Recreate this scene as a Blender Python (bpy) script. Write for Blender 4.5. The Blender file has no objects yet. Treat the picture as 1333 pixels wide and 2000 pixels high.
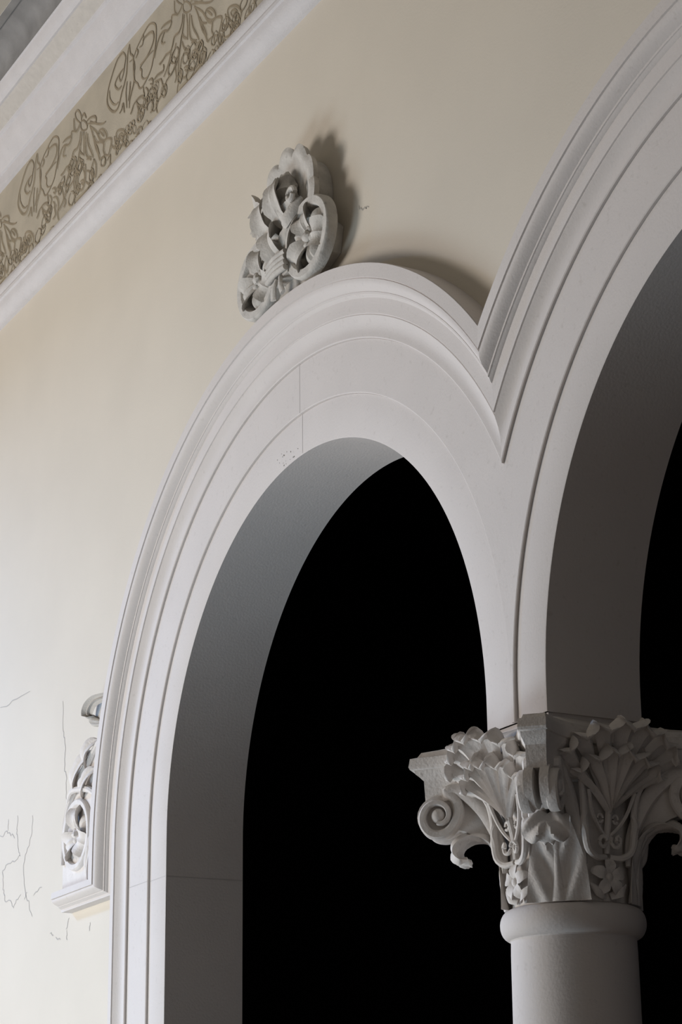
import bpy, bmesh, math, random
from mathutils import Vector, Matrix, noise
random.seed(7)
PI = math.pi
sc = bpy.context.scene
COL = sc.collection
ZS = 2.87                 # height of the arches' springing line above the floor
MID = 1.1368              # centre line of the column
DEP = 0.275               # thickness of the arcade wall
CY = 0.14                 # column axis depth

# ---------------------------------------------------------------- camera
YAW, PIT, ROL = 1.08099, 0.31743, -0.011
F = Vector((-math.sin(YAW)*math.cos(PIT), math.cos(YAW)*math.cos(PIT), math.sin(PIT)))
R_ = Vector((math.cos(YAW), math.sin(YAW), 0)); U_ = R_.cross(F)
R2 = math.cos(ROL)*R_ + math.sin(ROL)*U_; U2 = -math.sin(ROL)*R_ + math.cos(ROL)*U_
cam = bpy.data.cameras.new('camera'); co = bpy.data.objects.new('camera', cam); COL.objects.link(co)
cam.sensor_fit = 'VERTICAL'; cam.sensor_height = 36; cam.lens = 4341.83*36/2000
m = Matrix((R2, U2, -F)).transposed().to_4x4(); m.translation = Vector((5.63902, -2.88158, -1.26734+ZS))
co.matrix_world = m; sc.camera = co

# ---------------------------------------------------------------- light
sc.view_settings.view_transform = 'Standard'; sc.view_settings.look = 'None'
sc.view_settings.gamma = 1; sc.view_settings.use_curve_mapping = False
sc.view_settings.exposure = 0.0
w = bpy.data.worlds.new('world'); sc.world = w; w.use_nodes = True
bg = w.node_tree.nodes['Background']; bg.inputs[0].default_value = (1.0, .93, .88, 1); bg.inputs[1].default_value = 0.10
def area(name, loc, target, sx, sy, power, col):
    l = bpy.data.lights.new(name, 'AREA'); l.shape = 'RECTANGLE'; l.size = sx; l.size_y = sy
    l.energy = power; l.color = col
    o = bpy.data.objects.new(name, l); COL.objects.link(o); o.location = loc
    o.rotation_euler = (Vector(target)-Vector(loc)).to_track_quat('-Z', 'Y').to_euler(); return o
area('floor_bounce_fill', (-1.6, -3.2, .35), (-.7, -.6, ZS+1.0), 3.0, 1.2, 100, (.70, .86, 1.0))  # added fill lamp near the floor, standing in for daylight bounced off it
area('room_daylight', (-4.2, -6.0, 2.3), (.3, 0, ZS+.6), 2.4, 2.4, 298, (1.0, .935, .89))
area('high_window_daylight', (-7.5, -4.0, ZS+3.2), (-2.2, 0, ZS-.3), .9, .9, 320, (.26, .52, 1.0))

# ---------------------------------------------------------------- materials
def mat(name, col, rough=.75, mott=.05, bump=.15, scale=9, spec=.25, dirt=None, dirt_amt=.0):
    m = bpy.data.materials.new(name); m.use_nodes = True; nt = m.node_tree; N = nt.nodes; L = nt.links
    b = N['Principled BSDF']; b.inputs['Roughness'].default_value = rough
    b.inputs['Specular IOR Level'].default_value = spec
    tc = N.new('ShaderNodeTexCoord')
    n1 = N.new('ShaderNodeTexNoise'); n1.inputs['Scale'].default_value = scale; n1.inputs['Detail'].default_value = 8
    L.new(tc.outputs['Object'], n1.inputs['Vector'])
    cr = N.new('ShaderNodeValToRGB'); cr.color_ramp.elements[0].position = .3; cr.color_ramp.elements[1].position = .7
    cr.color_ramp.elements[0].color = tuple(c*(1-mott) for c in col)+(1,)
    cr.color_ramp.elements[1].color = tuple(min(1, c*(1+mott*.6)) for c in col)+(1,)
    L.new(n1.outputs['Fac'], cr.inputs['Fac']); out = cr.outputs['Color']
    if dirt:
        n2 = N.new('ShaderNodeTexNoise'); n2.inputs['Scale'].default_value = 55; n2.inputs['Detail'].default_value = 3
        L.new(tc.outputs['Object'], n2.inputs['Vector'])
        r2 = N.new('ShaderNodeValToRGB'); r2.color_ramp.elements[0].position = .62; r2.color_ramp.elements[1].position = .80
        r2.color_ramp.elements[0].color = (0, 0, 0, 1); r2.color_ramp.elements[1].color = (dirt_amt,)*3+(1,)
        L.new(n2.outputs['Fac'], r2.inputs['Fac'])
        mx = N.new('ShaderNodeMix'); mx.data_type = 'RGBA'; L.new(r2.outputs['Color'], mx.inputs[0])
        L.new(out, mx.inputs[6]); mx.inputs[7].default_value = tuple(dirt)+(1,); out = mx.outputs[2]
    L.new(out, b.inputs['Base Color'])
    n3 = N.new('ShaderNodeTexNoise'); n3.inputs['Scale'].default_value = 140; n3.inputs['Detail'].default_value = 4
    L.new(tc.outputs['Object'], n3.inputs['Vector'])
    bp = N.new('ShaderNodeBump'); bp.inputs['Strength'].default_value = bump; bp.inputs['Distance'].default_value = .004
    L.new(n3.outputs['Fac'], bp.inputs['Height']); L.new(bp.outputs['Normal'], b.inputs['Normal'])
    return m
M_WALL = mat('cream_wall_paint', (.66, .602, .512), mott=.035, scale=2.2, bump=.10)
M_CRACK = mat('plaster_crack', (.44, .41, .37), bump=0)
M_ARCH = mat('white_arch_paint', (.66, .615, .585), mott=.03, scale=5, dirt=(.45, .41, .37), dirt_amt=.35)
M_JOINT = mat('plaster_joint', (.52, .485, .46), bump=0)
M_CHIP = mat('chipped_plaster', (.22, .20, .17), bump=0)
M_TRIM = mat('white_trim_paint', (.64, .62, .625), mott=.04, scale=12, bump=.3, dirt=(.5, .47, .45), dirt_amt=.3)
M_CAP = mat('white_carved_plaster', (.71, .665, .625), mott=.08, scale=22, bump=.35, dirt=(.42, .38, .33), dirt_amt=.5)
M_ORN = mat('grey_carved_plaster', (.57, .54, .495), mott=.16, scale=26, bump=.4, dirt=(.24, .22, .19), dirt_amt=.7)
M_FRZ = mat('olive_frieze_paint', (.475, .425, .34), mott=.14, scale=5, bump=.2)
M_LINE = mat('brown_stencil_paint', (.30, .245, .17), mott=.2, scale=14, bump=0)
M_WASH = mat('tan_stencil_wash', (.41, .355, .265), mott=.15, scale=9, bump=0)
M_CORN = mat('sandy_cornice_paint', (.56, .53, .49), mott=.07, scale=30, bump=.3, dirt=(.4, .37, .33), dirt_amt=.5)
M_COVE = mat('dark_grey_cove_paint', (.27, .265, .26), mott=.22, scale=8, bump=.3)  # darker mottled grey for the cove strip of the cornice
M_CEIL = mat('khaki_ceiling_paint', (.42, .39, .335), mott=.06, scale=5, bump=.2)
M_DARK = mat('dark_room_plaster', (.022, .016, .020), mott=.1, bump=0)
M_FLOOR = mat('worn_wood_floor', (.30, .24, .18), mott=.2, scale=4)

# ---------------------------------------------------------------- helpers
def link(name, bm, mats, parent=None, smooth=True, angle=32):
    me = bpy.data.meshes.new(name); bm.normal_update(); bm.to_mesh(me); bm.free()
    for mm in (mats if isinstance(mats, (list, tuple)) else [mats]): me.materials.append(mm)
    o = bpy.data.objects.new(name, me); COL.objects.link(o)
    if smooth:
        for p in me.polygons: p.use_smooth = True
        me.set_sharp_from_angle(angle=math.radians(angle))
    if parent: o.parent = parent
    return o
def thing(name, label, cat, loc=(0, 0, 0), group=None):
    o = bpy.data.objects.new(name, None); COL.objects.link(o); o.empty_display_size = .1
    o.location = loc; o['label'] = label; o['category'] = cat
    if group: o['group'] = group
    return o
def struct(o): o['kind'] = 'structure'; return o
def grid(bm, P, closeu=False, closev=False, mi=0):
    V = [[bm.verts.new(p) for p in row] for row in P]
    nu, nv = len(V), len(V[0])
    for i in range(nu if closeu else nu-1):
        for j in range(nv if closev else nv-1):
            q = (V[i][j], V[(i+1) % nu][j], V[(i+1) % nu][(j+1) % nv], V[i][(j+1) % nv])
            if len(set(q)) == 4:
                f = bm.faces.new(q); f.material_index = mi
    return V
def box(bm, a, b, mi=0):
    x0, y0, z0 = a; x1, y1, z1 = b
    v = [bm.verts.new(p) for p in [(x0,y0,z0),(x1,y0,z0),(x1,y1,z0),(x0,y1,z0),(x0,y0,z1),(x1,y0,z1),(x1,y1,z1),(x0,y1,z1)]]
    for q in ((0,3,2,1),(4,5,6,7),(0,1,5,4),(1,2,6,5),(2,3,7,6),(3,0,4,7)):
        f = bm.faces.new([v[i] for i in q]); f.material_index = mi
def spline(pts, n):
    """Catmull-Rom resample of tuples of any length"""
    out = []; k = len(pts)-1
    for i in range(n+1):
        t = i/n*k; a = min(int(t), k-1); u = t-a
        p = [pts[max(0, a-1)], pts[a], pts[a+1], pts[min(k, a+2)]]
        out.append(tuple(.5*((2*p[1][c])+(-p[0][c]+p[2][c])*u+(2*p[0][c]-5*p[1][c]+4*p[2][c]-p[3][c])*u*u+(-p[0][c]+3*p[1][c]-3*p[2][c]+p[3][c])*u**3) for c in range(len(pts[0]))))
    return out
def tube(bm, pts, rad, n=12, m=8, flat=1.0, up=Vector((0, 0, 1)), T=None):
    """round tube along pts; rad is a number or list of (t, r)"""
    T = T or (lambda p: p)
    S = [Vector(p) for p in spline([tuple(p) for p in pts], n)]
    rows = []
    for i, p in enumerate(S):
        d = (S[min(i+1, n)]-S[max(i-1, 0)]).normalized()
        a = d.cross(up)
        if a.length < 1e-4: a = d.cross(Vector((1, 0, 0)))
        a.normalize(); b = a.cross(d)
        t = i/n
        r = rad if isinstance(rad, (int, float)) else lerp(rad, t)
        rows.append([T(p+a*math.cos(q*2*PI/m)*r+b*math.sin(q*2*PI/m)*r*flat) for q in range(m)])
    V = grid(bm, rows, closev=True)
    bm.faces.new(V[0][::-1]); bm.faces.new(V[-1])
def lerp(tab, t):
    if t <= tab[0][0]: return tab[0][1]
    for (a, x), (b, y) in zip(tab, tab[1:]):
        if t <= b: return x+(y-x)*(t-a)/(b-a)
    return tab[-1][1]
def leaf(bm, path, width, side, T=None, n=18, m=10, th=.008, cup=0., rib=0., nrib=6, lobes=0, lobe=.15, mid=0., out=None, taper=True):
    """leaf blade: path (centre line), width [(t, halfwidth)], side = sideways vector"""
    T = T or (lambda p: p); side = Vector(side).normalized()
    S = [Vector(p) for p in spline([tuple(p) for p in path], n)]
    front, back = [], []
    for i, p in enumerate(S):
        t = i/n
        d = (S[min(i+1, n)]-S[max(i-1, 0)]).normalized()
        s = (side-d*side.dot(d)); s.normalize()
        nn = d.cross(s)
        if out is not None and nn.dot(out) < 0 and i == 0: pass
        wd = lerp(width, t)
        if lobes: wd *= 1-lobe+lobe*2*abs(math.sin(t*PI*lobes))**.6
        fr, bk = [], []
        for j in range(m+1):
            q = -1+2*j/m
            h = cup*wd*q*q + rib*math.sin(PI*(nrib*t-1.3*abs(q)*1.6))*(1-abs(q)**4)*min(1, abs(q)*3) + mid*math.exp(-(q/.16)**2)
            e = (1-abs(q)**3) if taper else 1
            fr.append(T(p+s*wd*q+nn*(h+th*.5*e))); bk.append(T(p+s*wd*q+nn*(h-th*.5*e-.0008)))
        front.append(fr); back.append(bk)
    rows = [f+b[::-1] for f, b in zip(front, back)]
    V = grid(bm, rows, closev=True)
    for V_, rev in ((V[0], True), (V[-1], False)):
        k = m+1
        for j in range(m):
            q = [V_[j], V_[j+1], V_[2*k-2-j], V_[2*k-1-j]]
            bm.faces.new(q[::-1] if rev else q)
def lump(bm, c, r, T=None, u=12, v=8, tilt=None, nz=0.):
    T = T or (lambda p: p); rows = []
    for i in range(v+1):
        a = -PI/2+PI*i/v; row = []
        for j in range(u):
            b = 2*PI*j/u
            d = Vector((math.cos(a)*math.cos(b), math.cos(a)*math.sin(b), math.sin(a)))
            k = 1+nz*noise.noise(d*2.3+Vector(c)*9)
            p = Vector((d.x*r[0], d.y*r[1], d.z*r[2]))*k
            if tilt is not None: p = tilt @ p
            row.append(T(Vector(c)+p))
        rows.append(row)
    grid(bm, rows, closev=True)
    bmesh.ops.remove_doubles(bm, verts=[x for x in bm.verts], dist=1e-5)
def lathe(bm, prof, c, n=64):
    rows = [[(c[0]+r*math.cos(2*PI*j/n), c[1]+r*math.sin(2*PI*j/n), z) for j in range(n)] for r, z in prof]
    V = grid(bm, rows, closev=True)
    if prof[0][0] > 1e-4: bm.faces.new(V[0])
    if prof[-1][0] > 1e-4: bm.faces.new(V[-1][::-1])
def prism(bm, outline, y0, y1, T=None):
    """outline in (x, z), extruded y0 -> y1"""
    T = T or (lambda p: p)
    a = [bm.verts.new(T(Vector((x, y0, z)))) for x, z in outline]
    b = [bm.verts.new(T(Vector((x, y1, z)))) for x, z in outline]
    bm.faces.new(a); bm.faces.new(b[::-1]); n = len(a)
    for i in range(n): bm.faces.new((a[i], b[i], b[(i+1) % n], a[(i+1) % n]))
def ribbon(bm, pts, y, wd, mi, n=4, yd=-1):
    """flat painted line on a wall plane, with its real width"""
    k = max(2, (len(pts)-1)*n); S = spline([tuple(p) for p in pts], k)
    rows = []
    for i, (x, z) in enumerate(S):
        dx = S[min(i+1, k)][0]-S[max(i-1, 0)][0]; dz = S[min(i+1, k)][1]-S[max(i-1, 0)][1]
        l = math.hypot(dx, dz) or 1; e = wd*.5*(.55+.45*math.sin(PI*i/k))
        rows.append([(x-dz/l*e, y, z+dx/l*e), (x+dz/l*e, y, z-dx/l*e)])
    V = [[bm.verts.new(p) for p in r] for r in rows]
    for i in range(len(V)-1):
        f = bm.faces.new((V[i][0], V[i][1], V[i+1][1], V[i+1][0])); f.material_index = mi
# ---------------------------------------------------------------- arcade wall, floor, ceiling, dark room behind
XL, XR, ZT = -5.6, 7.2, ZS+3.60
def hole(x):
    """height of the underside of the wall at x (None inside the solid part)"""
    for cx in (0, 2*MID):
        d = abs(x-cx)
        if d < 1.004: return ZS+math.sqrt(max(0, 1.004**2-d*d))
    return None
bm = bmesh.new()
xs = [XL, -3.2, -1.004]
N = 72
arc1 = [-1.004*math.cos(PI*i/N) for i in range(N+1)]
def panel(x0, x1, z0a, z0b, z1):
    for y, s in ((.002, 1), (DEP-.002, -1)):
        q = [(x0, y, z0a), (x1, y, z0b), (x1, y, z1), (x0, y, z1)]
        bm.faces.new([bm.verts.new(p) for p in (q if s > 0 else q[::-1])])
panel(XL, -1.004, 0, 0, ZT)
for k in (0, 1):
    cx = 2*MID*k
    for i in range(N):
        a, b = arc1[i], arc1[i+1]
        panel(cx+a, cx+b, ZS+math.sqrt(max(0, 1.004**2-a*a)), ZS+math.sqrt(max(0, 1.004**2-b*b)), ZT)
panel(1.004, 2*MID-1.004, ZS-.064, ZS-.064, ZT)
panel(2*MID+1.004, XR, 0, 0, ZT)
bmesh.ops.remove_doubles(bm, verts=bm.verts, dist=1e-4)
def jag(pts):
    out = []
    for a, b in zip(pts, pts[1:]):
        for i in range(4): out.append((a[0]+(b[0]-a[0])*i/4+random.uniform(-.006, .006), a[1]+(b[1]-a[1])*i/4+random.uniform(-.006, .006)))
    return out+[pts[-1]]
# hairline cracks and dents in the plaster
CR=[[[-1.989,0.665],[-1.977,0.561],[-1.963,0.51],[-1.949,0.46],[-1.954,0.401],[-1.93,0.367],[-1.933,0.316],[-1.923,0.278]],[[-2.439,0.304],[-2.45,0.254],[-2.442,0.226],[-2.419,0.179],[-2.403,0.144]],[[-2.275,0.28],[-2.277,0.226],[-2.303,0.172],[-2.345,0.136],[-2.357,0.105],[-2.344,0.05],[-2.323,-0.011],[-2.281,-0.059],[-2.246,-0.105]],[[-2.634,0.254],[-2.562,0.261],[-2.512,0.243],[-2.47,0.222]],[[-2.543,0.308],[-2.546,0.264]],[[-2.403,0.144],[-2.461,0.134],[-2.555,0.129],[-2.593,0.107],[-2.578,0.045],[-2.557,-0.001],[-2.484,-0.021],[-2.45,-0.047]],[[-2.151,-0.008],[-2.239,-0.028]],[[-2.692,0.779],[-2.544,0.779],[-2.353,0.777]],[[-2.377,-0.009],[-2.429,-0.023],[-2.451,-0.042]],[[-1.862,-0.159],[-1.894,-0.195]],[[-1.886,-0.205],[-1.877,-0.234]],[[-2.048,-0.193],[-2.019,-0.199]],[[-1.997,-0.217],[-1.947,-0.226]],[[-1.657,-0.199],[-1.669,-0.227]],[[-2.336,-0.03],[-2.308,-0.008]],[[0.364,1.662],[0.402,1.642],[0.427,1.636]]]

for l in CR:
    ribbon(bm, jag([(x, z+ZS) for x, z in l]), .0012, .0042, 1, n=2)
struct(link('wall_back', bm, [M_WALL, M_CRACK], smooth=False))

bm = bmesh.new(); box(bm, (XL-.2, -9, -.2), (XR, DEP+4.5, 0)); struct(link('floor', bm, M_FLOOR, smooth=False))
# the unlit room behind the arcade
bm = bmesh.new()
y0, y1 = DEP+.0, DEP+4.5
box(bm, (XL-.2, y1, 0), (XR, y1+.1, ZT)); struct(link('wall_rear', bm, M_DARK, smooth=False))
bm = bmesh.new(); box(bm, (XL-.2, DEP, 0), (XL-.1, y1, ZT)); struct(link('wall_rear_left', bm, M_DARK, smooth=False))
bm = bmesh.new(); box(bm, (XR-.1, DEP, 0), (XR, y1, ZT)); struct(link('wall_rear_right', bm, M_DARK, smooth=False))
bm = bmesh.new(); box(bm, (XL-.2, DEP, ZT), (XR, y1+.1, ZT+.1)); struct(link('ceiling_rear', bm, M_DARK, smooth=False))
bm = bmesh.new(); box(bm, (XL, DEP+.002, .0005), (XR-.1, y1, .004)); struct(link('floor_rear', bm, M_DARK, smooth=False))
# wall with the tall window that lights the arcade, left of the picture
bm = bmesh.new()
wy0, wy1, wz0, wz1 = -4.9, -1.9, ZS-2.0, ZS+2.62
box(bm, (XL-.2, -9, 0), (XL, wy0, ZT)); box(bm, (XL-.2, wy1, 0), (XL, 0, ZT))
box(bm, (XL-.2, wy0, 0), (XL, wy1, wz0)); box(bm, (XL-.2, wy0, wz1), (XL, wy1, ZT))
struct(link('wall_left', bm, M_WALL, smooth=False))

# ---------------------------------------------------------------- cornice, picture rail, ceiling (cross-sections in (y, z))
def molding(name, prof, mats, x0=XL, x1=XR, split=None):
    bm = bmesh.new()
    rows = [[(x, y, z+ZS) for y, z in prof] for x in (x0, x1)]
    V = grid(bm, rows)
    for i, j in enumerate(split or []): 
        for f in bm.faces:
            ys = sorted(f.verts, key=lambda v: v.co.z)
    bm.faces.new(V[0]); bm.faces.new(V[1][::-1])
    return link(name, bm, mats, angle=25)
def arcp(c, r, a0, a1, n=6, ry=None):
    return [(c[0]+r*math.cos(math.radians(a0+(a1-a0)*i/n)), c[1]+(ry or r)*math.sin(math.radians(a0+(a1-a0)*i/n))) for i in range(n+1)]
rail = [(.004, 2.489)]+arcp((-.0, 2.548), .052, 270, 190, 8, .058)+[(-.052, 2.560), (-.059, 2.564), (-.059, 2.578), (-.050, 2.582)]+\
       arcp((-.004, 2.626), .044, 205, 160, 5, .05)+[(-.034, 2.664), (-.028, 2.676), (.004, 2.680)]
struct(molding('trim_1', rail, M_TRIM))
corn = [(.004, 3.155), (-.028, 3.158), (-.032, 3.205), (-.040, 3.213)]+arcp((-.052, 3.30), .052, 275, 200, 7, .085)[::1]
corn = [(.004, 3.155), (-.028, 3.160), (-.030, 3.212), (-.038, 3.214), (-.048, 3.235), (-.066, 3.262), (-.082, 3.295), (-.088, 3.322), (-.100, 3.326), (-.102, 3.334)]
cav = [(-.102, 3.334), (-.118, 3.352), (-.138, 3.368), (-.150, 3.379)]
bead = [(-.150, 3.379), (-.160, 3.378), (-.176, 3.388), (-.186, 3.405), (-.190, 3.424), (-.197, 3.426)]
cove = [(-.197, 3.426), (-.198, 3.462), (-.204, 3.488), (-.216, 3.508), (-.236, 3.524), (-.262, 3.534), (-.285, 3.538), (-.287, 3.530), (-.32, 3.530)]
allp = corn+cav[1:]+bead[1:]+cove[1:]
bm = bmesh.new()
rows = [[(x, y, z+ZS) for y, z in allp+[(-.32, 3.59), (.001, 3.59)]] for x in (XL, XR)]
V = grid(bm, rows); bm.faces.new(V[0]); bm.faces.new(V[1][::-1])
for f in bm.faces:
    c = f.calc_center_median()
    if len(f.verts) == 4 and -.15 < c.y < -.102 and c.z > ZS+3.33: f.material_index = 1
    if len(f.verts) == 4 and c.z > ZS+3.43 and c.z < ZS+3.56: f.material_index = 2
struct(link('trim_2', bm, [M_TRIM, M_CORN, M_COVE], angle=25))
bm = bmesh.new(); box(bm, (XL-.2, -9, ZS+3.532), (XR, -.318, ZS+3.66)); struct(link('ceiling', bm, M_CEIL, smooth=False))

# painted frieze band between rail and cornice
FR=[[[-1.507,3.137],[-1.554,3.137],[-1.592,3.113],[-1.622,3.084],[-1.644,3.057],[-1.658,3.02],[-1.656,2.989],[-1.63,2.953],[-1.589,2.921],[-1.55,2.914],[-1.527,2.933],[-1.506,2.966],[-1.484,2.988],[-1.463,3.024],[-1.458,3.075],[-1.452,3.116],[-1.438,3.139]],
[[-1.539,3.143],[-1.507,3.139],[-1.475,3.104],[-1.482,3.074],[-1.494,3.04],[-1.52,3.019],[-1.535,3.047],[-1.519,3.062]],
[[-1.492,3.062],[-1.534,3.06],[-1.569,3.047],[-1.578,3.028],[-1.546,2.997],[-1.511,2.995]],
[[-1.635,3.036],[-1.629,2.999],[-1.599,2.961],[-1.567,2.94],[-1.539,2.939]],
[[-1.438,3.139],[-1.428,3.093],[-1.4,3.066],[-1.392,3.008],[-1.385,2.952],[-1.404,2.922],[-1.424,2.892],[-1.428,2.858]],
[[-1.453,2.986],[-1.463,2.944],[-1.457,2.902],[-1.451,2.869]],
[[-1.422,2.97],[-1.427,2.927],[-1.439,2.893]],
[[-1.434,3.06],[-1.396,3.057],[-1.367,3.082],[-1.33,3.099],[-1.293,3.114],[-1.249,3.124],[-1.212,3.112],[-1.182,3.088],[-1.175,3.055],[-1.179,3.005],[-1.199,2.956],[-1.219,2.921],[-1.255,2.9],[-1.298,2.886],[-1.328,2.894],[-1.348,2.924],[-1.375,2.947],[-1.384,2.978],[-1.378,3.008],[-1.386,3.039]],
[[-1.307,3.088],[-1.278,3.092],[-1.233,3.085],[-1.203,3.066],[-1.2,3.032],[-1.23,3.008],[-1.273,2.994],[-1.325,2.991]],
[[-1.2,2.99],[-1.259,2.993],[-1.314,2.985],[-1.324,2.974],[-1.309,2.96],[-1.308,2.933],[-1.285,2.912],[-1.247,2.903]],
[[-1.367,3.082],[-1.351,3.06],[-1.373,3.045]],
[[-1.33,3.099],[-1.3,3.104],[-1.306,3.071],[-1.336,3.073]],
[[-1.03,3.024],[-1.043,3.009],[-1.071,3.007],[-1.107,3.023],[-1.136,3.022],[-1.157,3.007],[-1.171,2.988],[-1.191,2.953]],
[[-1.03,3.024],[-1.065,3.038],[-1.101,3.046],[-1.13,3.044]],
[[-1.093,3.019],[-1.107,3.006],[-1.121,2.991],[-1.116,2.976],[-1.091,2.969]],
[[-1.142,2.902],[-1.11,2.902],[-1.075,2.913]],
[[-1.102,2.882],[-1.101,2.856],[-1.159,2.865],[-1.187,2.86]],
[[-1.291,2.882],[-1.286,2.857],[-1.281,2.839],[-1.319,2.854],[-1.356,2.856],[-1.386,2.851]],
[[-1.239,2.883],[-1.214,2.878],[-1.198,2.859],[-1.205,2.85],[-1.224,2.862]],
[[-1.268,2.868],[-1.245,2.843],[-1.248,2.825],[-1.254,2.793],[-1.249,2.761]],
[[-1.223,2.836],[-1.193,2.828],[-1.167,2.799],[-1.159,2.769],[-1.165,2.74],[-1.153,2.706]],
[[-1.222,2.819],[-1.203,2.797],[-1.213,2.783]],
[[-1.356,2.856],[-1.34,2.818],[-1.316,2.787],[-1.285,2.766]],
[[-1.386,2.851],[-1.4,2.835],[-1.415,2.825]],
[[-1.477,2.862],[-1.485,2.896],[-1.495,2.91],[-1.502,2.891],[-1.525,2.882]],
[[-1.122,2.831],[-1.107,2.801],[-1.099,2.778],[-1.126,2.759],[-1.162,2.748]],
[[-1.18,2.847],[-1.151,2.839],[-1.122,2.831]],
[[-1.084,2.771],[-1.08,2.749],[-1.097,2.739]],
[[-1.356,2.849],[-1.325,2.818],[-1.28,2.799],[-1.265,2.812],[-1.296,2.836]],
[[-1.219,2.737],[-1.19,2.746],[-1.199,2.776],[-1.185,2.788]],
[[-0.929,3.003],[-0.935,2.968],[-0.962,2.944],[-1.004,2.946],[-1.03,2.906],[-1.08,2.909],[-1.136,2.896]],
[[-0.915,2.992],[-0.924,2.946],[-0.94,2.907],[-0.953,2.869],[-0.966,2.838],[-0.999,2.811],[-1.069,2.798],[-1.096,2.77]],
[[-0.895,2.984],[-0.886,2.926],[-0.885,2.872]],
[[-0.867,2.97],[-0.868,2.901],[-0.85,2.854],[-0.803,2.829]],
[[-0.853,2.956],[-0.838,2.901],[-0.803,2.851],[-0.783,2.819]],
[[-0.827,2.98],[-0.792,2.923],[-0.757,2.849],[-0.73,2.813],[-0.709,2.775],[-0.69,2.774],[-0.657,2.772]],
[[-0.826,2.976],[-0.758,2.921],[-0.704,2.852],[-0.671,2.829],[-0.674,2.799],[-0.657,2.769],[-0.65,2.729]],
[[-0.732,2.901],[-0.719,2.909],[-0.686,2.896],[-0.653,2.865],[-0.643,2.838],[-0.678,2.843],[-0.718,2.872],[-0.732,2.901]],
[[-0.719,2.903],[-0.692,2.88],[-0.672,2.86]],
[[-0.671,2.829],[-0.639,2.833],[-0.594,2.812],[-0.594,2.788],[-0.619,2.755],[-0.651,2.769]],
[[-0.594,2.788],[-0.562,2.758],[-0.505,2.735],[-0.48,2.734]],
[[-0.562,2.807],[-0.552,2.781],[-0.549,2.755]],
[[-0.53,2.775],[-0.543,2.806],[-0.525,2.815],[-0.481,2.797],[-0.443,2.765],[-0.431,2.737],[-0.455,2.726],[-0.499,2.737],[-0.53,2.775]],
[[-0.505,2.768],[-0.515,2.788],[-0.487,2.785],[-0.462,2.76],[-0.474,2.748],[-0.505,2.768]],
[[-0.493,2.77],[-0.48,2.768],[-0.477,2.759]],
[[-0.776,2.809],[-0.749,2.77],[-0.751,2.722],[-0.774,2.737],[-0.795,2.772],[-0.782,2.794],[-0.769,2.804]],
[[-0.944,2.798],[-0.931,2.826],[-0.897,2.825],[-0.872,2.79],[-0.871,2.752],[-0.888,2.729],[-0.922,2.737],[-0.943,2.766],[-0.944,2.798]],
[[-0.863,2.82],[-0.863,2.773],[-0.864,2.742]],
[[-0.933,2.89],[-0.918,2.858],[-0.89,2.834],[-0.863,2.823]],
[[-0.987,2.852],[-0.989,2.805],[-0.981,2.77],[-0.994,2.751]],
[[-0.96,2.879],[-0.964,2.793],[-0.955,2.757],[-0.928,2.734]],
[[-0.912,2.77],[-0.895,2.769],[-0.878,2.754],[-0.888,2.748],[-0.905,2.76]],
[[-0.956,2.745],[-0.969,2.717],[-0.968,2.694],[-0.941,2.697],[-0.887,2.698],[-0.84,2.699],[-0.8,2.704],[-0.773,2.706]],
[[-0.849,2.791],[-0.801,2.76],[-0.787,2.725],[-0.82,2.72],[-0.854,2.744]],
[[-1.009,3.1],[-1.004,3.052],[-0.978,3.026],[-0.951,3.033],[-0.937,3.045]],
[[-0.93,3.042],[-0.923,3.012],[-0.895,2.989],[-0.854,2.981],[-0.868,3.011],[-0.903,3.04],[-0.93,3.042]],
[[-0.978,3.026],[-1.028,3.049],[-1.035,3.033],[-1.077,3.043],[-1.113,3.045]],
[[-1.03,2.906],[-1.044,2.877],[-1.071,2.846],[-1.098,2.828]],
[[-0.989,2.913],[-1.002,2.891],[-1.029,2.87],[-1.05,2.849]],
[[-0.778,2.91],[-0.757,2.874],[-0.717,2.853]],
[[-0.771,2.887],[-0.737,2.838],[-0.716,2.8]],
[[-0.631,2.734],[-0.599,2.745],[-0.599,2.705]],
[[-0.934,2.929],[-0.92,2.902],[-0.892,2.882]],
[[-0.85,2.841],[-0.823,2.833],[-0.803,2.817]],
[[-0.826,2.705],[-0.833,2.696],[-0.867,2.7]],
[[-0.937,3.045],[-0.98,3.081],[-0.995,3.115],[-0.967,3.116],[-0.932,3.081],[-0.92,3.043]],
[[-0.868,3.015],[-0.827,3.015],[-0.773,2.995],[-0.759,2.966],[-0.806,2.981],[-0.854,3.001]],
[[-0.827,2.999],[-0.759,2.956],[-0.693,2.923],[-0.654,2.915]],
[[-0.924,3.061],[-0.897,3.068],[-0.869,3.034]]]

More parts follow.
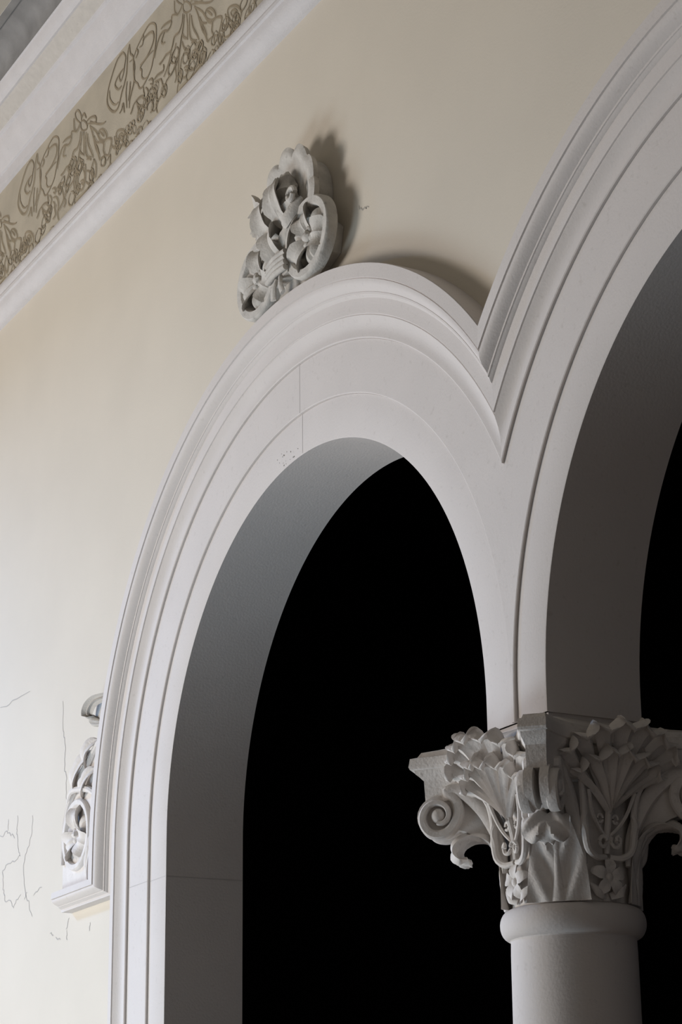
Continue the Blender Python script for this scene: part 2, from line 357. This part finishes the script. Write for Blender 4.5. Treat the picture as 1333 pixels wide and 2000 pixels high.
bm = bmesh.new()
box(bm, (XL, -.012, ZS+2.66), (XR, .0015, ZS+3.17))
PER = 1.0128
DEPTH = [0]
def lay(base):
    DEPTH[0] = (DEPTH[0]+1) % 240; return base-.000004*DEPTH[0]
for k in range(-3, 5):
    for l in FR:
        ribbon(bm, [(x+k*PER, z+ZS) for x, z in l if z < 3.155], lay(-.0132), .0088, 1, n=3)
for k in range(-3, 5):
    for i, l in enumerate(FR):
        if i % 2 == 0 or min(z for x, z in l) < 2.86:
            ribbon(bm, [(x+k*PER+.006, z+ZS-.004) for x, z in l if 2.70 < z < 3.14] or [(0, ZS+2.8), (.001, ZS+2.8)], lay(-.0121)+.0, .016, 2, n=2)
rf = random.Random(3)
for k in range(-3, 5):                       # the dense leaf and petal strokes of each garland
    for i in range(46):
        u = rf.random(); x = -1.75+u*PER+k*PER
        sag = 2.93-.14*math.sin(PI*((u+.28) % 1.0))
        z = sag-abs(rf.gauss(0, .075)); z = max(2.705, z)
        a = rf.uniform(-.6, .6)-PI/2; L = rf.uniform(.04, .10); wv = rf.uniform(.25, .5)*L
        pts = [(x+math.cos(a)*L*t-math.sin(a)*wv*math.sin(PI*t)*s_, z+ZS+math.sin(a)*L*t*.7+math.cos(a)*wv*math.sin(PI*t)*s_*.6) for s_, ts in ((1, (0, .3, .7, 1)), (-1, (.7, .3, .05))) for t in ts]
        pts = [(px_, max(ZS+2.692, pz_)) for px_, pz_ in pts]
        ribbon(bm, pts, lay(-.0143), rf.choice((.005, .007)), 1, n=2)
ft = link('painted_frieze', bm, [M_FRZ, M_LINE, M_WASH], smooth=False)
ft['label'] = 'olive painted frieze band with brown line drawing of garlands and ribbon scrolls between white mouldings'; ft['category'] = 'frieze'

# ---------------------------------------------------------------- the two archivolts
def pos(r, y, st, mir):
    """st = ('v', z) left upright, ('a', theta), ('w', z) right upright"""
    if st[0] == 'v': x, z = -r, st[1]
    elif st[0] == 'a': x, z = r*math.cos(st[1]), r*math.sin(st[1])
    else: x, z = r, st[1]
    if mir: x = 2*MID-x
    return (x, y, z+ZS)
def stations(zlo, zend=-.064, n=96):
    s = [('v', zlo)]+([('v', zlo*.5)] if zlo < -1 else [])
    s += [('a', PI-PI*i/n) for i in range(n+1)]+[('w', zend)]
    return s
def sweep(bm, prof, zlo, mir, zend=-.064, clip=True):
    st = stations(zlo, zend)
    n0 = len(bm.verts)
    b2 = bmesh.new()
    V = grid(b2, [[pos(r, y, s, mir) for r, y in prof] for s in st], closev=True)
    b2.faces.new(V[0][::-1]); b2.faces.new(V[-1])
    if clip:
        g = b2.verts[:]+b2.edges[:]+b2.faces[:]
        bmesh.ops.bisect_plane(b2, geom=g, plane_co=(MID, 0, 0), plane_no=((-1 if mir else 1), 0, 0), clear_outer=True)
    if mir: bmesh.ops.reverse_faces(b2, faces=b2.faces[:])
    me = bpy.data.meshes.new('t'); b2.to_mesh(me); b2.free(); bm.from_mesh(me); bpy.data.meshes.remove(me)
def cyma(p0, p1, bulge, n=7):
    """curved moulding face from p0 to p1, bulge >0 towards the wall (cove)"""
    out = []
    for i in range(n+1):
        t = i/n; r = p0[0]+(p1[0]-p0[0])*t; y = p0[1]+(p1[1]-p0[1])*t
        out.append((r, y+bulge*math.sin(PI*t)))
    return out
inner = [(1.0, .0), (1.003, -.0015), (1.128, -.0015), (1.133, .003), (1.133, .02), (1.005, .02)]
outer = [(1.1293, .004), (1.1293, -.0088), (1.132, -.0105), (1.287, -.0105), (1.290, -.008), (1.290, .004)]
covep = [(1.2885, .004), (1.2885, -.0175), (1.2915, -.0195)]+cyma((1.295, -.0192), (1.3525, -.0345), .0075)[0:]+[(1.3550, -.0330), (1.3565, -.0333), (1.3580, -.0375), (1.385, -.0378), (1.385, .004)]
hood = [(1.384, .004), (1.384, -.0378), (1.4015, -.0385), (1.4035, -.0420), (1.4105, -.0475), (1.4115, -.0505), (1.4165, -.0515)]+\
       cyma((1.4170, -.0500), (1.4505, -.0755), -.0075)+[(1.4520, -.0725), (1.4535, -.0730), (1.4550, -.0785), (1.4955, -.0765), (1.4975, -.073), (1.4975, .004)]
ZR = -.145     # inner corner height where the hood moulding turns sideways
RK = .62
def archivolt(mir, label):
    t = thing('arch_molding', label, 'arch', (2*MID if mir else 0, 0, ZS), None)
    def add(name, bm, mats=M_ARCH):
        o = link(name, bm, mats, angle=28); o.parent = t
        o.matrix_parent_inverse = Matrix.Translation(-Vector(t.location)); return o
    bm = bmesh.new(); sweep(bm, inner, -ZS, mir, clip=False)
    # joint lines across the fascia at crown and springing
    b = bm
    def joint(y, r0, r1):
        x = -.006
        w_ = .0018
        for (xa, za, xb, zb) in ((x-w_, r0, x+w_, r1),):
            pts = [(xa, za), (xb, za), (xb, zb), (xa, zb)]
            v = [b.verts.new(((2*MID-p if mir else p), y, q+ZS)) for p, q in pts]
            f = b.faces.new(v if not mir else v[::-1]); f.material_index = 1
        xs = [(-r1, -.131), (-r0, -.131), (-r0, -.134), (-r1, -.134)]
        v = [b.verts.new(((2*MID-p if mir else p), y, q+ZS)) for p, q in xs]
        f = b.faces.new(v if mir else v[::-1]); f.material_index = 1
    joint(-.0019, 1.004, 1.128)
    for i in range(16):                      # little chips in the plaster beside the crown joint
        th_ = math.radians(random.gauss(97, 2.6)); r_ = random.uniform(1.008, 1.06); e = random.uniform(.0012, .0028)
        if th_ > math.radians(91):
            px_, pz_ = r_*math.cos(th_), r_*math.sin(th_)
            if mir: px_ = 2*MID-px_
            f = bm.faces.new([bm.verts.new((px_+e*math.cos(q), -.0021, pz_+ZS+e*math.sin(q))) for q in (0, 1.3, 2.5, 3.8, 5.0)]); f.material_index = 2
    add('inner_fascia', bm, [M_ARCH, M_JOINT, M_CHIP])
    bm = bmesh.new(); sweep(bm, outer, -ZS, mir); b = bm; joint(-.0109, 1.131, 1.288)
    add('outer_fascia', bm, [M_ARCH, M_JOINT])
    bm = bmesh.new(); sweep(bm, covep, -ZS, mir); add('cove_molding', bm)
    # hood: arch part from its lower mitre over the crown
    bm = bmesh.new()
    st = [None]+[('v', -.05)]+[('a', PI-PI*i/96) for i in range(97)]
    rows = []
    for s in st:
        if s is None: rows.append([pos(r, y, ('v', ZR+(r-1.384)*RK), mir) for r, y in hood])
        else: rows.append([pos(r, y, s, mir) for r, y in hood])
    b2 = bmesh.new(); grid(b2, rows, closev=True)
    bmesh.ops.bisect_plane(b2, geom=b2.verts[:]+b2.edges[:]+b2.faces[:], plane_co=(MID, 0, 0), plane_no=((-1 if mir else 1), 0, 0), clear_outer=True)
    if mir: bmesh.ops.reverse_faces(b2, faces=b2.faces[:])
    me = bpy.data.meshes.new('t'); b2.to_mesh(me); b2.free(); bm.from_mesh(me); bpy.data.meshes.remove(me)
    add('hood_molding', bm)
    # the sideways return at its foot
    bm = bmesh.new(); rows = []
    for k in range(2):
        rr = []
        for r, y in hood:
            if r > 1.46: r = 1.4545+ (r-1.4545)*.9
            z = ZR+(r-1.384)*RK; x = -r if k == 0 else -1.842
            rr.append(((2*MID-x if mir else x), y, z+ZS))
        rows.append(rr)
    V = grid(bm, rows, closev=True); bm.faces.new(V[1])
    bmesh.ops.recalc_face_normals(bm, faces=bm.faces[:])
    add('molding_return', bm)
    # soffit
    bm = bmesh.new()
    rows = [[pos(1.0, y, s, mir) for y in (0.0, .09, .18, DEP)]+[pos(1.006, DEP, s, mir)] for s in stations(-ZS)]
    grid(bm, rows)
    for y0_, y1_ in ((.001, DEP-.001),):
        xj = -.9992
        v = [bm.verts.new(((2*MID-xj if mir else xj), yy, zz+ZS)) for yy, zz in ((y0_, -.131), (y1_, -.1295), (y1_, -.132), (y0_, -.135))]
        f = bm.faces.new(v); f.material_index = 1
    add('soffit', bm, [M_ARCH, M_JOINT])
    return t
a1 = archivolt(False, 'white moulded arch on the left, framing the full dark opening with carved crest on top')
a2 = archivolt(True, 'white moulded arch on the right, cut off by the picture edge, rising from the capital')
# block between the two arches standing on the capital
bm = bmesh.new(); box(bm, (1.0005, .0, ZS-.064), (2*MID-1.0005, DEP, ZS-.010))
box(bm, (1.008, .008, ZS-.090), (2*MID-1.008, DEP-.008, ZS-.0635))
o = link('springer_block', bm, M_ARCH, smooth=False); o.parent = a1; o.matrix_parent_inverse = Matrix.Translation((0, 0, -ZS))
# ---------------------------------------------------------------- column with composite capital
col_t = thing('column', 'round white column with carved leafy capital and corner scrolls between the two arches', 'column', (MID, CY, 0))
def cadd(name, bm, parent=None, mats=None, angle=38):
    o = link(name, bm, mats or M_CAP, angle=angle); o.parent = parent or col_t
    if o.parent is col_t: o.matrix_parent_inverse = Matrix.Translation((-MID, -CY, 0))
    return o
c0 = (MID, CY)
bm = bmesh.new()
lathe(bm, [(.163, .20), (.157, .24), (.156, ZS-1.6), (.152, ZS-.62), (.151, ZS-.585)], c0, 72)
cadd('shaft', bm, mats=M_ARCH)
bm = bmesh.new()
lathe(bm, [(.148, ZS-.593)]+[(.151+.025*math.cos(a), ZS-.549+.036*math.sin(a)) for a in [(-85+175*i/12)*PI/180 for i in range(13)]]+[(.146, ZS-.510)], c0, 72)
cadd('necking_ring', bm, mats=M_ARCH)
bm = bmesh.new()
lathe(bm, [(.235, .10), (.235, .115)]+[(.205+.03*math.cos(a), .145+.03*math.sin(a)) for a in [(-80+170*i/8)*PI/180 for i in range(9)]]+[(.185, .185), (.172, .205), (.162, .21)], c0, 48)
box(bm, (MID-.24, CY-.24, 0), (MID+.24, CY+.24, .11))
cadd('base', bm, mats=M_ARCH)
bm = bmesh.new()
lathe(bm, [(.146, ZS-.518), (.145, ZS-.49), (.146, ZS-.42), (.149, ZS-.35), (.156, ZS-.28), (.168, ZS-.215), (.185, ZS-.17), (.185, ZS-.12)], c0, 64)
bell = cadd('capital', bm)
# abacus: concave sides, truncated corners
def abacus_outline(o):
    U = .394+o; hw = .034+o*.25; nmid = .205+o*.8
    pts = []
    for k in range(4):
        a = k*PI/2
        c, s = math.cos(a), math.sin(a)
        # side k faces direction a; runs from corner (a-45) to corner (a+45)
        pa = Vector((U*math.cos(-PI/4), U*math.sin(-PI/4), 0))+Vector((math.cos(PI/4), math.sin(PI/4), 0))*hw
        pb = Vector((pa.x, -pa.y, 0))
        for i in range(13):
            t = i/12; y = pa.y+(pb.y-pa.y)*t
            x = nmid+(pa.x-nmid)*abs(2*t-1)**2.1
            pts.append((MID+c*x-s*y, CY+s*x+c*y))
    return pts
bm = bmesh.new()
lev = [(-.0655, -.115), (-.084, -.072), (-.102, -.032), (-.118, -.022), (-.121, -.004), (-.142, 0), (-.148, -.003), (-.150, -.013), (-.160, -.017), (-.168, -.027), (-.178, -.037), (-.232, -.040)]
V = grid(bm, [[(x, y, ZS+z-(.030, .016, .004)[i]*abs(2*(j % 13)/12-1)**2 if i < 3 else ZS+z) for j, (x, y) in enumerate(abacus_outline(o))] for i, (z, o) in enumerate(lev)], closev=True)
bm.faces.new(V[0]); bm.faces.new(V[-1][::-1])
cadd('abacus', bm, bell, angle=30)

def corner_T(k):
    a = PI/4+k*PI/2
    u = Vector((math.cos(a), math.sin(a), 0)); t = Vector((-math.sin(a), math.cos(a), 0))
    return lambda p: Vector((MID, CY, ZS))+u*p[0]+t*p[1]+Vector((0, 0, p[2]))
def face_T(k):
    a = k*PI/2
    u = Vector((math.cos(a), math.sin(a), 0)); t = Vector((-math.sin(a), math.cos(a), 0))
    return lambda p: Vector((MID, CY, ZS))+u*p[0]+t*p[1]+Vector((0, 0, p[2]))
eye = (.319, -.270)
def spiral_path():
    # (u, z, half-width in plane, t offset)
    stem = [(.150, -.425, .007, .052), (.154, -.375, .010, .050), (.170, -.328, .015, .046), (.198, -.270, .019, .040), (.234, -.230, .019, .034), (.270, -.208, .016, .030)]
    sp = []
    n = 26
    for i in range(n+1):
        t = i/n; a = math.radians(112+t*(360*1.45))
        turn = t*1.45
        r = lerp([(0, .064), (.12, .056), (.25, .047), (.5, .047), (.75, .037), (1, .031), (1.25, .026), (1.45, .018)], turn)
        hw = lerp([(0, .0145), (.5, .0125), (.85, .0085), (1.2, .0065), (1.45, .006)], turn)
        sp.append((eye[0]+r*math.cos(a), eye[1]+r*math.sin(a), hw, .029+.006*turn/1.45))
    return stem+sp
SP = spline(spiral_path(), 150)
for k in range(4):
    T = corner_T(k)
    for sgn in (-1, 1):
        bm = bmesh.new(); rows = []
        n = len(SP)
        for i, (u, z, hw, to) in enumerate(SP):
            a = SP[max(0, i-1)]; b = SP[min(n-1, i+1)]
            dx, dz = b[0]-a[0], b[1]-a[1]; l = math.hypot(dx, dz) or 1
            nx, nz = -dz/l, dx/l
            row = []
            ht = .0175
            for q in range(10):
                an = 2*PI*q/10
                cu = math.copysign(abs(math.cos(an))**.6, math.cos(an)); cv = math.copysign(abs(math.sin(an))**.6, math.sin(an))
                row.append(T((u+nx*hw*cu, sgn*(to+ht*cv*(.75 if cv < 0 else 1)), z+nz*hw*cu)))
            rows.append(row)
        V = grid(bm, rows, closev=True); bm.faces.new(V[0][::-1]); bm.faces.new(V[-1])
        # recessed web inside the scroll and between scroll and bell
        web = [(eye[0]+.056*math.cos(a), eye[1]+.052*math.sin(a)) for a in [math.radians(120-300*i/20) for i in range(0, 21)]]
        prism(bm, [(x, z) for x, z in web], .008, .030, T=lambda p: T((p[0], sgn*p[1], p[2])))
        prism(bm, [(.148, -.43), (.19, -.345), (.255, -.310), (.29, -.30), (.31, -.225), (.268, -.222), (.228, -.246), (.190, -.288), (.162, -.342)], .004, .026, T=lambda p: T((p[0], sgn*p[1], p[2])))
        # eye button
        lump(bm, (eye[0], sgn*.038, eye[1]), (.0175, .014, .019), T=T, u=16, v=10)
        bmesh.ops.recalc_face_normals(bm, faces=bm.faces[:])
        cadd('volute', bm, bell)
    # big leaf under the scrolls with its tip curling over
    bm = bmesh.new()
    leaf(bm, [(.150, 0, -.512), (.152, 0, -.45), (.159, 0, -.395), (.178, 0, -.350), (.212, 0, -.325), (.250, 0, -.322), (.281, 0, -.342), (.286, 0, -.368), (.268, 0, -.386), (.250, 0, -.384)],
         [(0, .078), (.15, .070), (.3, .052), (.42, .045), (.6, .054), (.78, .058), (.92, .050), (1, .030)], (0, 1, 0), T=T, n=44, m=16, th=.012, cup=-.10, rib=.0075, nrib=9, mid=-.004)
    leaf(bm, [(.160, 0, -.512), (.160, 0, -.45), (.167, 0, -.39), (.182, 0, -.355)], [(0, .020), (.3, .009), (1, .011)], (0, 1, 0), T=T, n=14, m=6, th=.010, cup=.1)
    bmesh.ops.recalc_face_normals(bm, faces=bm.faces[:])
    cadd('acanthus_leaf', bm, bell)
for k in range(4):
    T = face_T(k)
    bm = bmesh.new()
    S_ = (0, 1, 0)
    nd = (.170, 0, -.305)
    # tall back leaves, spreading from the node over the abacus with their tips bent outwards
    fan = [(-.148, -.172, .228, .020), (-.112, -.138, .246, .025), (-.060, -.120, .266, .028), (0, -.112, .276, .030), (.060, -.120, .266, .028), (.112, -.138, .246, .025), (.148, -.172, .228, .020)]
    for i, (s, z, nn, wd) in enumerate(fan):
        dirv = Vector((0, s, z-nd[2])).normalized(); sd = Vector((0, dirv.z, -dirv.y))
        leaf(bm, [nd, ((nd[0]+nn)/2-.012, s*.40, nd[2]+(z-nd[2])*.48), (nn-.016, s*.82, z-.020), (nn+.008, s*1.0, z), (nn+.024, s*1.05, z-.016)],
             [(0, .005), (.2, wd*.32), (.45, wd*.75), (.65, wd*1.25), (.85, wd*1.2), (.95, wd*.8), (1, wd*.3)], sd, T=T, n=24, m=10, th=.010, cup=.42, lobes=3, lobe=.14, mid=-.006)
    # lower front leaves overlapping them
    for s, z, nn, wd in [(-.112, -.212, .214, .018), (-.070, -.184, .232, .024), (-.024, -.168, .246, .025), (.024, -.176, .246, .025), (.070, -.184, .232, .024), (.112, -.212, .214, .018)]:
        dirv = Vector((0, s, z-nd[2])).normalized(); sd = Vector((0, dirv.z, -dirv.y))
        leaf(bm, [nd, ((nd[0]+nn)/2, s*.42, nd[2]+(z-nd[2])*.5), (nn-.006, s*.86, z-.012), (nn+.010, s*1.0, z-.002), (nn+.020, s*1.02, z-.018)],
             [(0, .004), (.3, wd*.4), (.6, wd*1.1), (.85, wd*1.15), (1, wd*.25)], sd, T=T, n=20, m=8, th=.009, cup=.5, lobes=2, lobe=.16, mid=-.006)
    for sg in (-1, 1):
        tube(bm, [nd, (.186, sg*.075, -.232), (.206, sg*.150, -.190)], [(0, .004), (1, .007)], n=8, m=6, T=T)
    bmesh.ops.recalc_face_normals(bm, faces=bm.faces[:])
    cadd('palmette', bm, bell)
    # stalk with paired curls
    bm = bmesh.new()
    tube(bm, [(.156, 0, -.40), (.160, 0, -.35), (.172, 0, -.30)], [(0, .007), (1, .009)], n=8, m=8, T=T)
    for sg in (-1, 1):
        tube(bm, [(.157, sg*.006, -.408), (.164, sg*.036, -.410), (.170, sg*.062, -.392), (.172, sg*.070, -.350), (.172, sg*.072, -.305), (.178, sg*.078, -.262), (.190, sg*.088, -.235)], [(0, .007), (.5, .010), (1, .007)], n=20, m=8, T=T)
        tube(bm, [(.163+.002*i, sg*(.020+.013*math.cos(i*.9+2.4)*(1-i*.06)), -.372+.016*math.sin(i*.9+2.4)*(1-i*.06)) for i in range(9)], .0048, n=24, m=6, T=T)
        tube(bm, [(.165, sg*(.022+.008*math.cos(i*1.1)), -.318+.010*math.sin(i*1.1)) for i in range(6)], .0035, n=16, m=6, T=T)
        tube(bm, [(.160, sg*.004, -.36), (.168, sg*.030, -.335), (.176, sg*.052, -.300), (.188, sg*.066, -.255)], [(0, .004), (1, .005)], n=10, m=6, T=T)
    bmesh.ops.recalc_face_normals(bm, faces=bm.faces[:])
    cadd('scroll_stalk', bm, bell)
    # rosette low on the bell
    bm = bmesh.new()
    for i in range(5):
        a = 2*PI*i/5+.3
        cs, sn = math.cos(a), math.sin(a)
        leaf(bm, [(.150, 0, -.455), (.163, .018*cs, -.455+.018*sn), (.160, .037*cs, -.455+.037*sn), (.150, .045*cs, -.455+.045*sn)], [(0, .006), (.5, .016), (1, .006)], (0, -sn, cs), T=T, n=10, m=6, th=.007, cup=.35)
    lump(bm, (.158, 0, -.455), (.011, .012, .012), T=T, u=10, v=6)
    for sg in (-1, 1):
        leaf(bm, [(.150, sg*.008, -.50), (.160, sg*.030, -.490), (.152, sg*.052, -.470)], [(0, .008), (.5, .012), (1, .003)], (0, .3, 1), T=T, n=8, m=6, th=.006, cup=.3)
    bmesh.ops.recalc_face_normals(bm, faces=bm.faces[:])
    cadd('rosette', bm, bell)
# ---------------------------------------------------------------- carved crest on the crown of the left arch
crest = thing('crest_ornament', 'grey carved plaster crest with shell over two flower medallions on top of the left arch', 'ornament', (0, -.02, ZS+1.5))
def oadd(name, bm, parent, root, mats=None, angle=40):
    bmesh.ops.recalc_face_normals(bm, faces=bm.faces[:])
    o = link(name, bm, mats or M_ORN, angle=angle); o.parent = parent
    if parent is root: o.matrix_parent_inverse = Matrix.Translation(-Vector(root.location))
    return o
def T0(p): return Vector((p[0], p[1], p[2]+ZS))
def ring(bm, cx, cz, rx, rz, wr, yf, yb, n=48):
    rows = []
    for i in range(n):
        a = 2*PI*i/n; c, s = math.cos(a), math.sin(a)
        prof = [(1-0.0, yb), (1, yf+.010), (1-.02, yf+.003), (1-.05, yf), (1-wr+.03, yf+.001), (1-wr, yf+.006), (1-wr-.03, yf+.05)]
        rows.append([T0((cx+rx*k*c, y, cz+rz*k*s)) for k, y in prof])
    V = grid(bm, rows, closeu=True)
    bm.faces.new([r[0] for r in V]); bm.faces.new([r[-1] for r in V][::-1])
def medallion(parent, root, cx, cz, rx, rz, yf, yb, rot=0., npet=6, wr=.19, m=None):
    bm = bmesh.new(); ring(bm, cx, cz, rx, rz, wr, yf, yb)
    md = oadd('medallion', bm, parent, root, m, angle=35)
    for i in range(npet):
        bm = bmesh.new()
        a = rot+2*PI*i/npet; c, s = math.cos(a), math.sin(a)
        R = .74
        f = lambda k, d: (cx+rx*R*k*c, yf+d, cz+rz*R*k*s)
        leaf(bm, [f(.12, .030), f(.4, .008), f(.72, .004), f(.93, .020), f(1.0, .034)], [(0, .010), (.35, rz*.34), (.65, rz*.36), (.88, rz*.2), (1, rz*.04)],
             (-s, 0, c), T=T0, n=14, m=8, th=.010, cup=(.5 if i % 2 else -.45), mid=(.007 if i % 2 else -.008))
        oadd('petal', bm, md, root, m)
    bm = bmesh.new(); lump(bm, (cx, yf+.012, cz), (rx*.13, .020, rz*.15), T=T0, nz=.4, u=12, v=8)
    for i in range(4):
        a = rot+.4+2*PI*i/4
        lump(bm, (cx+rx*.17*math.cos(a), yf+.014, cz+rz*.19*math.sin(a)), (rx*.10, .014, rz*.11), T=T0, u=8, v=6)
    oadd('flower_bud', bm, md, root, m)
    return md
YF = -.080
medallion(crest, crest, -.172, 1.628, .146, .132, YF, -.045, rot=.35, wr=.25)
medallion(crest, crest, .172, 1.632, .146, .130, YF, -.045, rot=.8, wr=.25)
# backing slab of the shell
bm = bmesh.new()
cxs, czs = .035, 1.785
out = []
for i in range(29):
    a = math.radians(-28+236*i/28)
    r = .165
    out.append((cxs+r*1.02*math.cos(a), czs+r*.98*math.sin(a)))
out += [(-.27, 1.64), (-.25, 1.56), (-.10, 1.515), (.10, 1.515), (.25, 1.56), (.27, 1.64)]
prism(bm, out, .001, -.046, T=T0)
oadd('backing', bm, crest, crest)
# the shell: scalloped flutes rising from the heart and bending forward
bm = bmesh.new()
nl = 7
rows_f, rows_b = [], []
NA, NR = 96, 14
for i in range(NA+1):
    t = i/NA; a = math.radians(-22+224*t)
    lob = abs(math.sin(PI*nl*t))**.55
    ro = (.176+.026*lob)*(1+.03*math.sin(a))
    fr, bk = [], []
    for j in range(NR+1):
        k = j/NR; r = .035+(ro-.035)*k
        d = -.044-.046*(k**1.9)-.010*lob*k+ (.020*max(0, k-.85)/.15)
        x = cxs+r*math.cos(a); z = czs+r*.98*math.sin(a)
        fr.append(T0((x, d, z))); bk.append(T0((cxs+(r-.006)*math.cos(a), min(-.005, d+.020), czs+(r-.006)*.98*math.sin(a))))
    rows_f.append(fr+bk[::-1])
V = grid(bm, rows_f, closev=True); bm.faces.new(V[0]); bm.faces.new(V[-1][::-1])
oadd('shell', bm, crest, crest, angle=50)
# curled leaf mass in the hollow of the shell
bm = bmesh.new()
lump(bm, (.030, -.070, 1.835), (.050, .040, .062), T=T0, nz=.5, u=18, v=12)
lump(bm, (-.060, -.072, 1.800), (.046, .036, .066), T=T0, nz=.45, u=18, v=12)
lump(bm, (.065, -.070, 1.765), (.058, .036, .040), T=T0, nz=.5, u=16, v=10)
tube(bm, [(.120+.020*math.cos(i*.85), -.098-.001*i, 1.792+.020*math.sin(i*.85)) for i in range(8)], .0085, n=24, m=8, T=T0)
leaf(bm, [(.03, -.05, 1.72), (.03, -.10, 1.77), (.025, -.118, 1.83), (.02, -.095, 1.885)], [(0, .015), (.4, .045), (.8, .038), (1, .01)], (1, 0, 0), T=T0, n=16, m=8, th=.01, cup=-.35, lobes=3, mid=-.006)
leaf(bm, [(-.05, -.05, 1.72), (-.075, -.10, 1.76), (-.095, -.108, 1.82), (-.10, -.080, 1.87)], [(0, .012), (.4, .034), (.8, .03), (1, .008)], (1, 0, .2), T=T0, n=16, m=8, th=.01, cup=-.4, lobes=3)
leaf(bm, [(.02, -.06, 1.73), (.06, -.100, 1.725), (.105, -.098, 1.745), (.14, -.075, 1.78)], [(0, .012), (.4, .028), (.8, .022), (1, .006)], (0, 0, 1), T=T0, n=14, m=8, th=.01, cup=-.4)
oadd('curled_leaf', bm, crest, crest)
# leafage climbing beside the shell and between the medallions
for path, wd, sd in (
    ([(-.11, -.05, 1.775), (-.165, -.070, 1.80), (-.205, -.066, 1.83), (-.225, -.045, 1.85)], .028, (.4, 0, 1)),
    ([(-.09, -.05, 1.75), (-.15, -.075, 1.84), (-.19, -.075, 1.885), (-.20, -.045, 1.91)], .034, (.5, 0, 1)),
    ([(-.10, -.04, 1.735), (-.15, -.062, 1.765), (-.19, -.058, 1.80), (-.21, -.035, 1.825)], .022, (.3, 0, 1)),
    ([(.0, -.05, 1.62), (-.02, -.095, 1.66), (-.035, -.105, 1.71), (-.045, -.07, 1.755)], .042, (1, 0, .2)),
    ([(.0, -.05, 1.63), (.045, -.080, 1.665), (.085, -.080, 1.715), (.10, -.05, 1.75)], .030, (1, 0, -.4))):
    bm = bmesh.new()
    leaf(bm, path, [(0, .014), (.4, wd), (.75, wd*.95), (1, wd*.55)], sd, T=T0, n=16, m=8, th=.012, cup=-.4, lobes=2, lobe=.16, mid=.006)
    oadd('leaf', bm, crest, crest)
# fluted clasp joining the medallions
bm = bmesh.new()
for i in range(4):
    z = 1.562+.0175*i
    tube(bm, [(-.062, YF-.012, z+.004), (.0, YF-.018, z+.010), (.062, YF-.012, z+.012)], .0098, n=10, m=10, T=T0)
prism(bm, [(-.060, 1.552), (.060, 1.560), (.060, 1.63), (-.060, 1.622)], -.02, YF-.004, T=T0)
oadd('clasp', bm, crest, crest)
bm = bmesh.new()
leaf(bm, [(-.012, -.085, 1.560), (-.020, -.092, 1.53), (-.026, -.090, 1.495)], [(0, .008), (.5, .014), (1, .016)], (1, 0, 0), T=T0, n=8, m=6, th=.012)
leaf(bm, [(.014, -.085, 1.562), (.026, -.092, 1.53), (.038, -.090, 1.498)], [(0, .007), (.5, .012), (1, .014)], (1, 0, 0), T=T0, n=8, m=6, th=.012)
oadd('drop_leaf', bm, crest, crest)

# ---------------------------------------------------------------- carved panel beside the foot of the left arch
side = thing('spandrel_ornament', 'white carved flower panel with leafy scroll beside the foot of the left arch', 'ornament', (-1.66, -.02, ZS-.05))
o_out = [(-1.495, -.085), (-1.830, -.090), (-1.832, .02), (-1.825, .10), (-1.812, .175), (-1.775, .235), (-1.725, .285), (-1.66, .325), (-1.60, .352), (-1.55, .38), (-1.50, .39)]
bm = bmesh.new(); prism(bm, o_out, .001, -.040, T=T0)
oadd('panel', bm, side, side, M_CAP)
medallion(side, side, -1.685, .108, .130, .128, -.056, -.02, rot=.5, npet=6, wr=.2, m=M_CAP)
bm = bmesh.new()
S = [(-1.824, .02), (-1.820, .10), (-1.800, .180), (-1.765, .232), (-1.715, .278), (-1.655, .318), (-1.59, .348), (-1.545, .38), (-1.50, .405)]
tube(bm, [(x, -.045, z) for x, z in S], [(0, .008), (.3, .012), (.6, .016), (1, .010)], n=36, m=8, T=T0)
tube(bm, [(-1.79, -.045, .215), (-1.72, -.06, .262), (-1.64, -.055, .262), (-1.56, -.05, .245), (-1.50, -.045, .21)], [(0, .006), (.5, .013), (1, .010)], n=20, m=8, T=T0)
oadd('scroll_strap', bm, side, side, M_CAP)
for path, wd in (([(-1.72, -.04, .26), (-1.68, -.068, .300), (-1.62, -.066, .350), (-1.57, -.045, .385)], .026), ([(-1.62, -.04, .31), (-1.585, -.065, .37), (-1.555, -.06, .400), (-1.52, -.04, .415)], .024), ([(-1.66, -.035, .235), (-1.62, -.06, .262), (-1.57, -.058, .300), (-1.53, -.04, .315)], .022),
                 ([(-1.60, -.035, -.06), (-1.555, -.055, -.02), (-1.53, -.055, .05), (-1.52, -.035, .10)], .020)):
    bm = bmesh.new(); leaf(bm, path, [(0, .008), (.4, wd), (.8, wd*.8), (1, wd*.2)], (.7, 0, -.7), T=T0, n=14, m=8, th=.010, cup=-.4, lobes=2, mid=.005)
    oadd('leaf', bm, side, side, M_CAP)
bm = bmesh.new()
leaf(bm, [(-1.49, -.02, .570), (-1.545, -.048, .560), (-1.585, -.054, .525), (-1.580, -.044, .492), (-1.53, -.03, .480)], [(0, .014), (.4, .024), (.75, .022), (1, .010)], (0, -.5, 1), T=T0, n=18, m=8, th=.012, cup=-.5, mid=-.008)
prism(bm, [(-1.49, .47), (-1.565, .475), (-1.588, .51), (-1.575, .55), (-1.54, .572), (-1.49, .58)], .001, -.028, T=T0)
oadd('leaf_tip', bm, side, side)
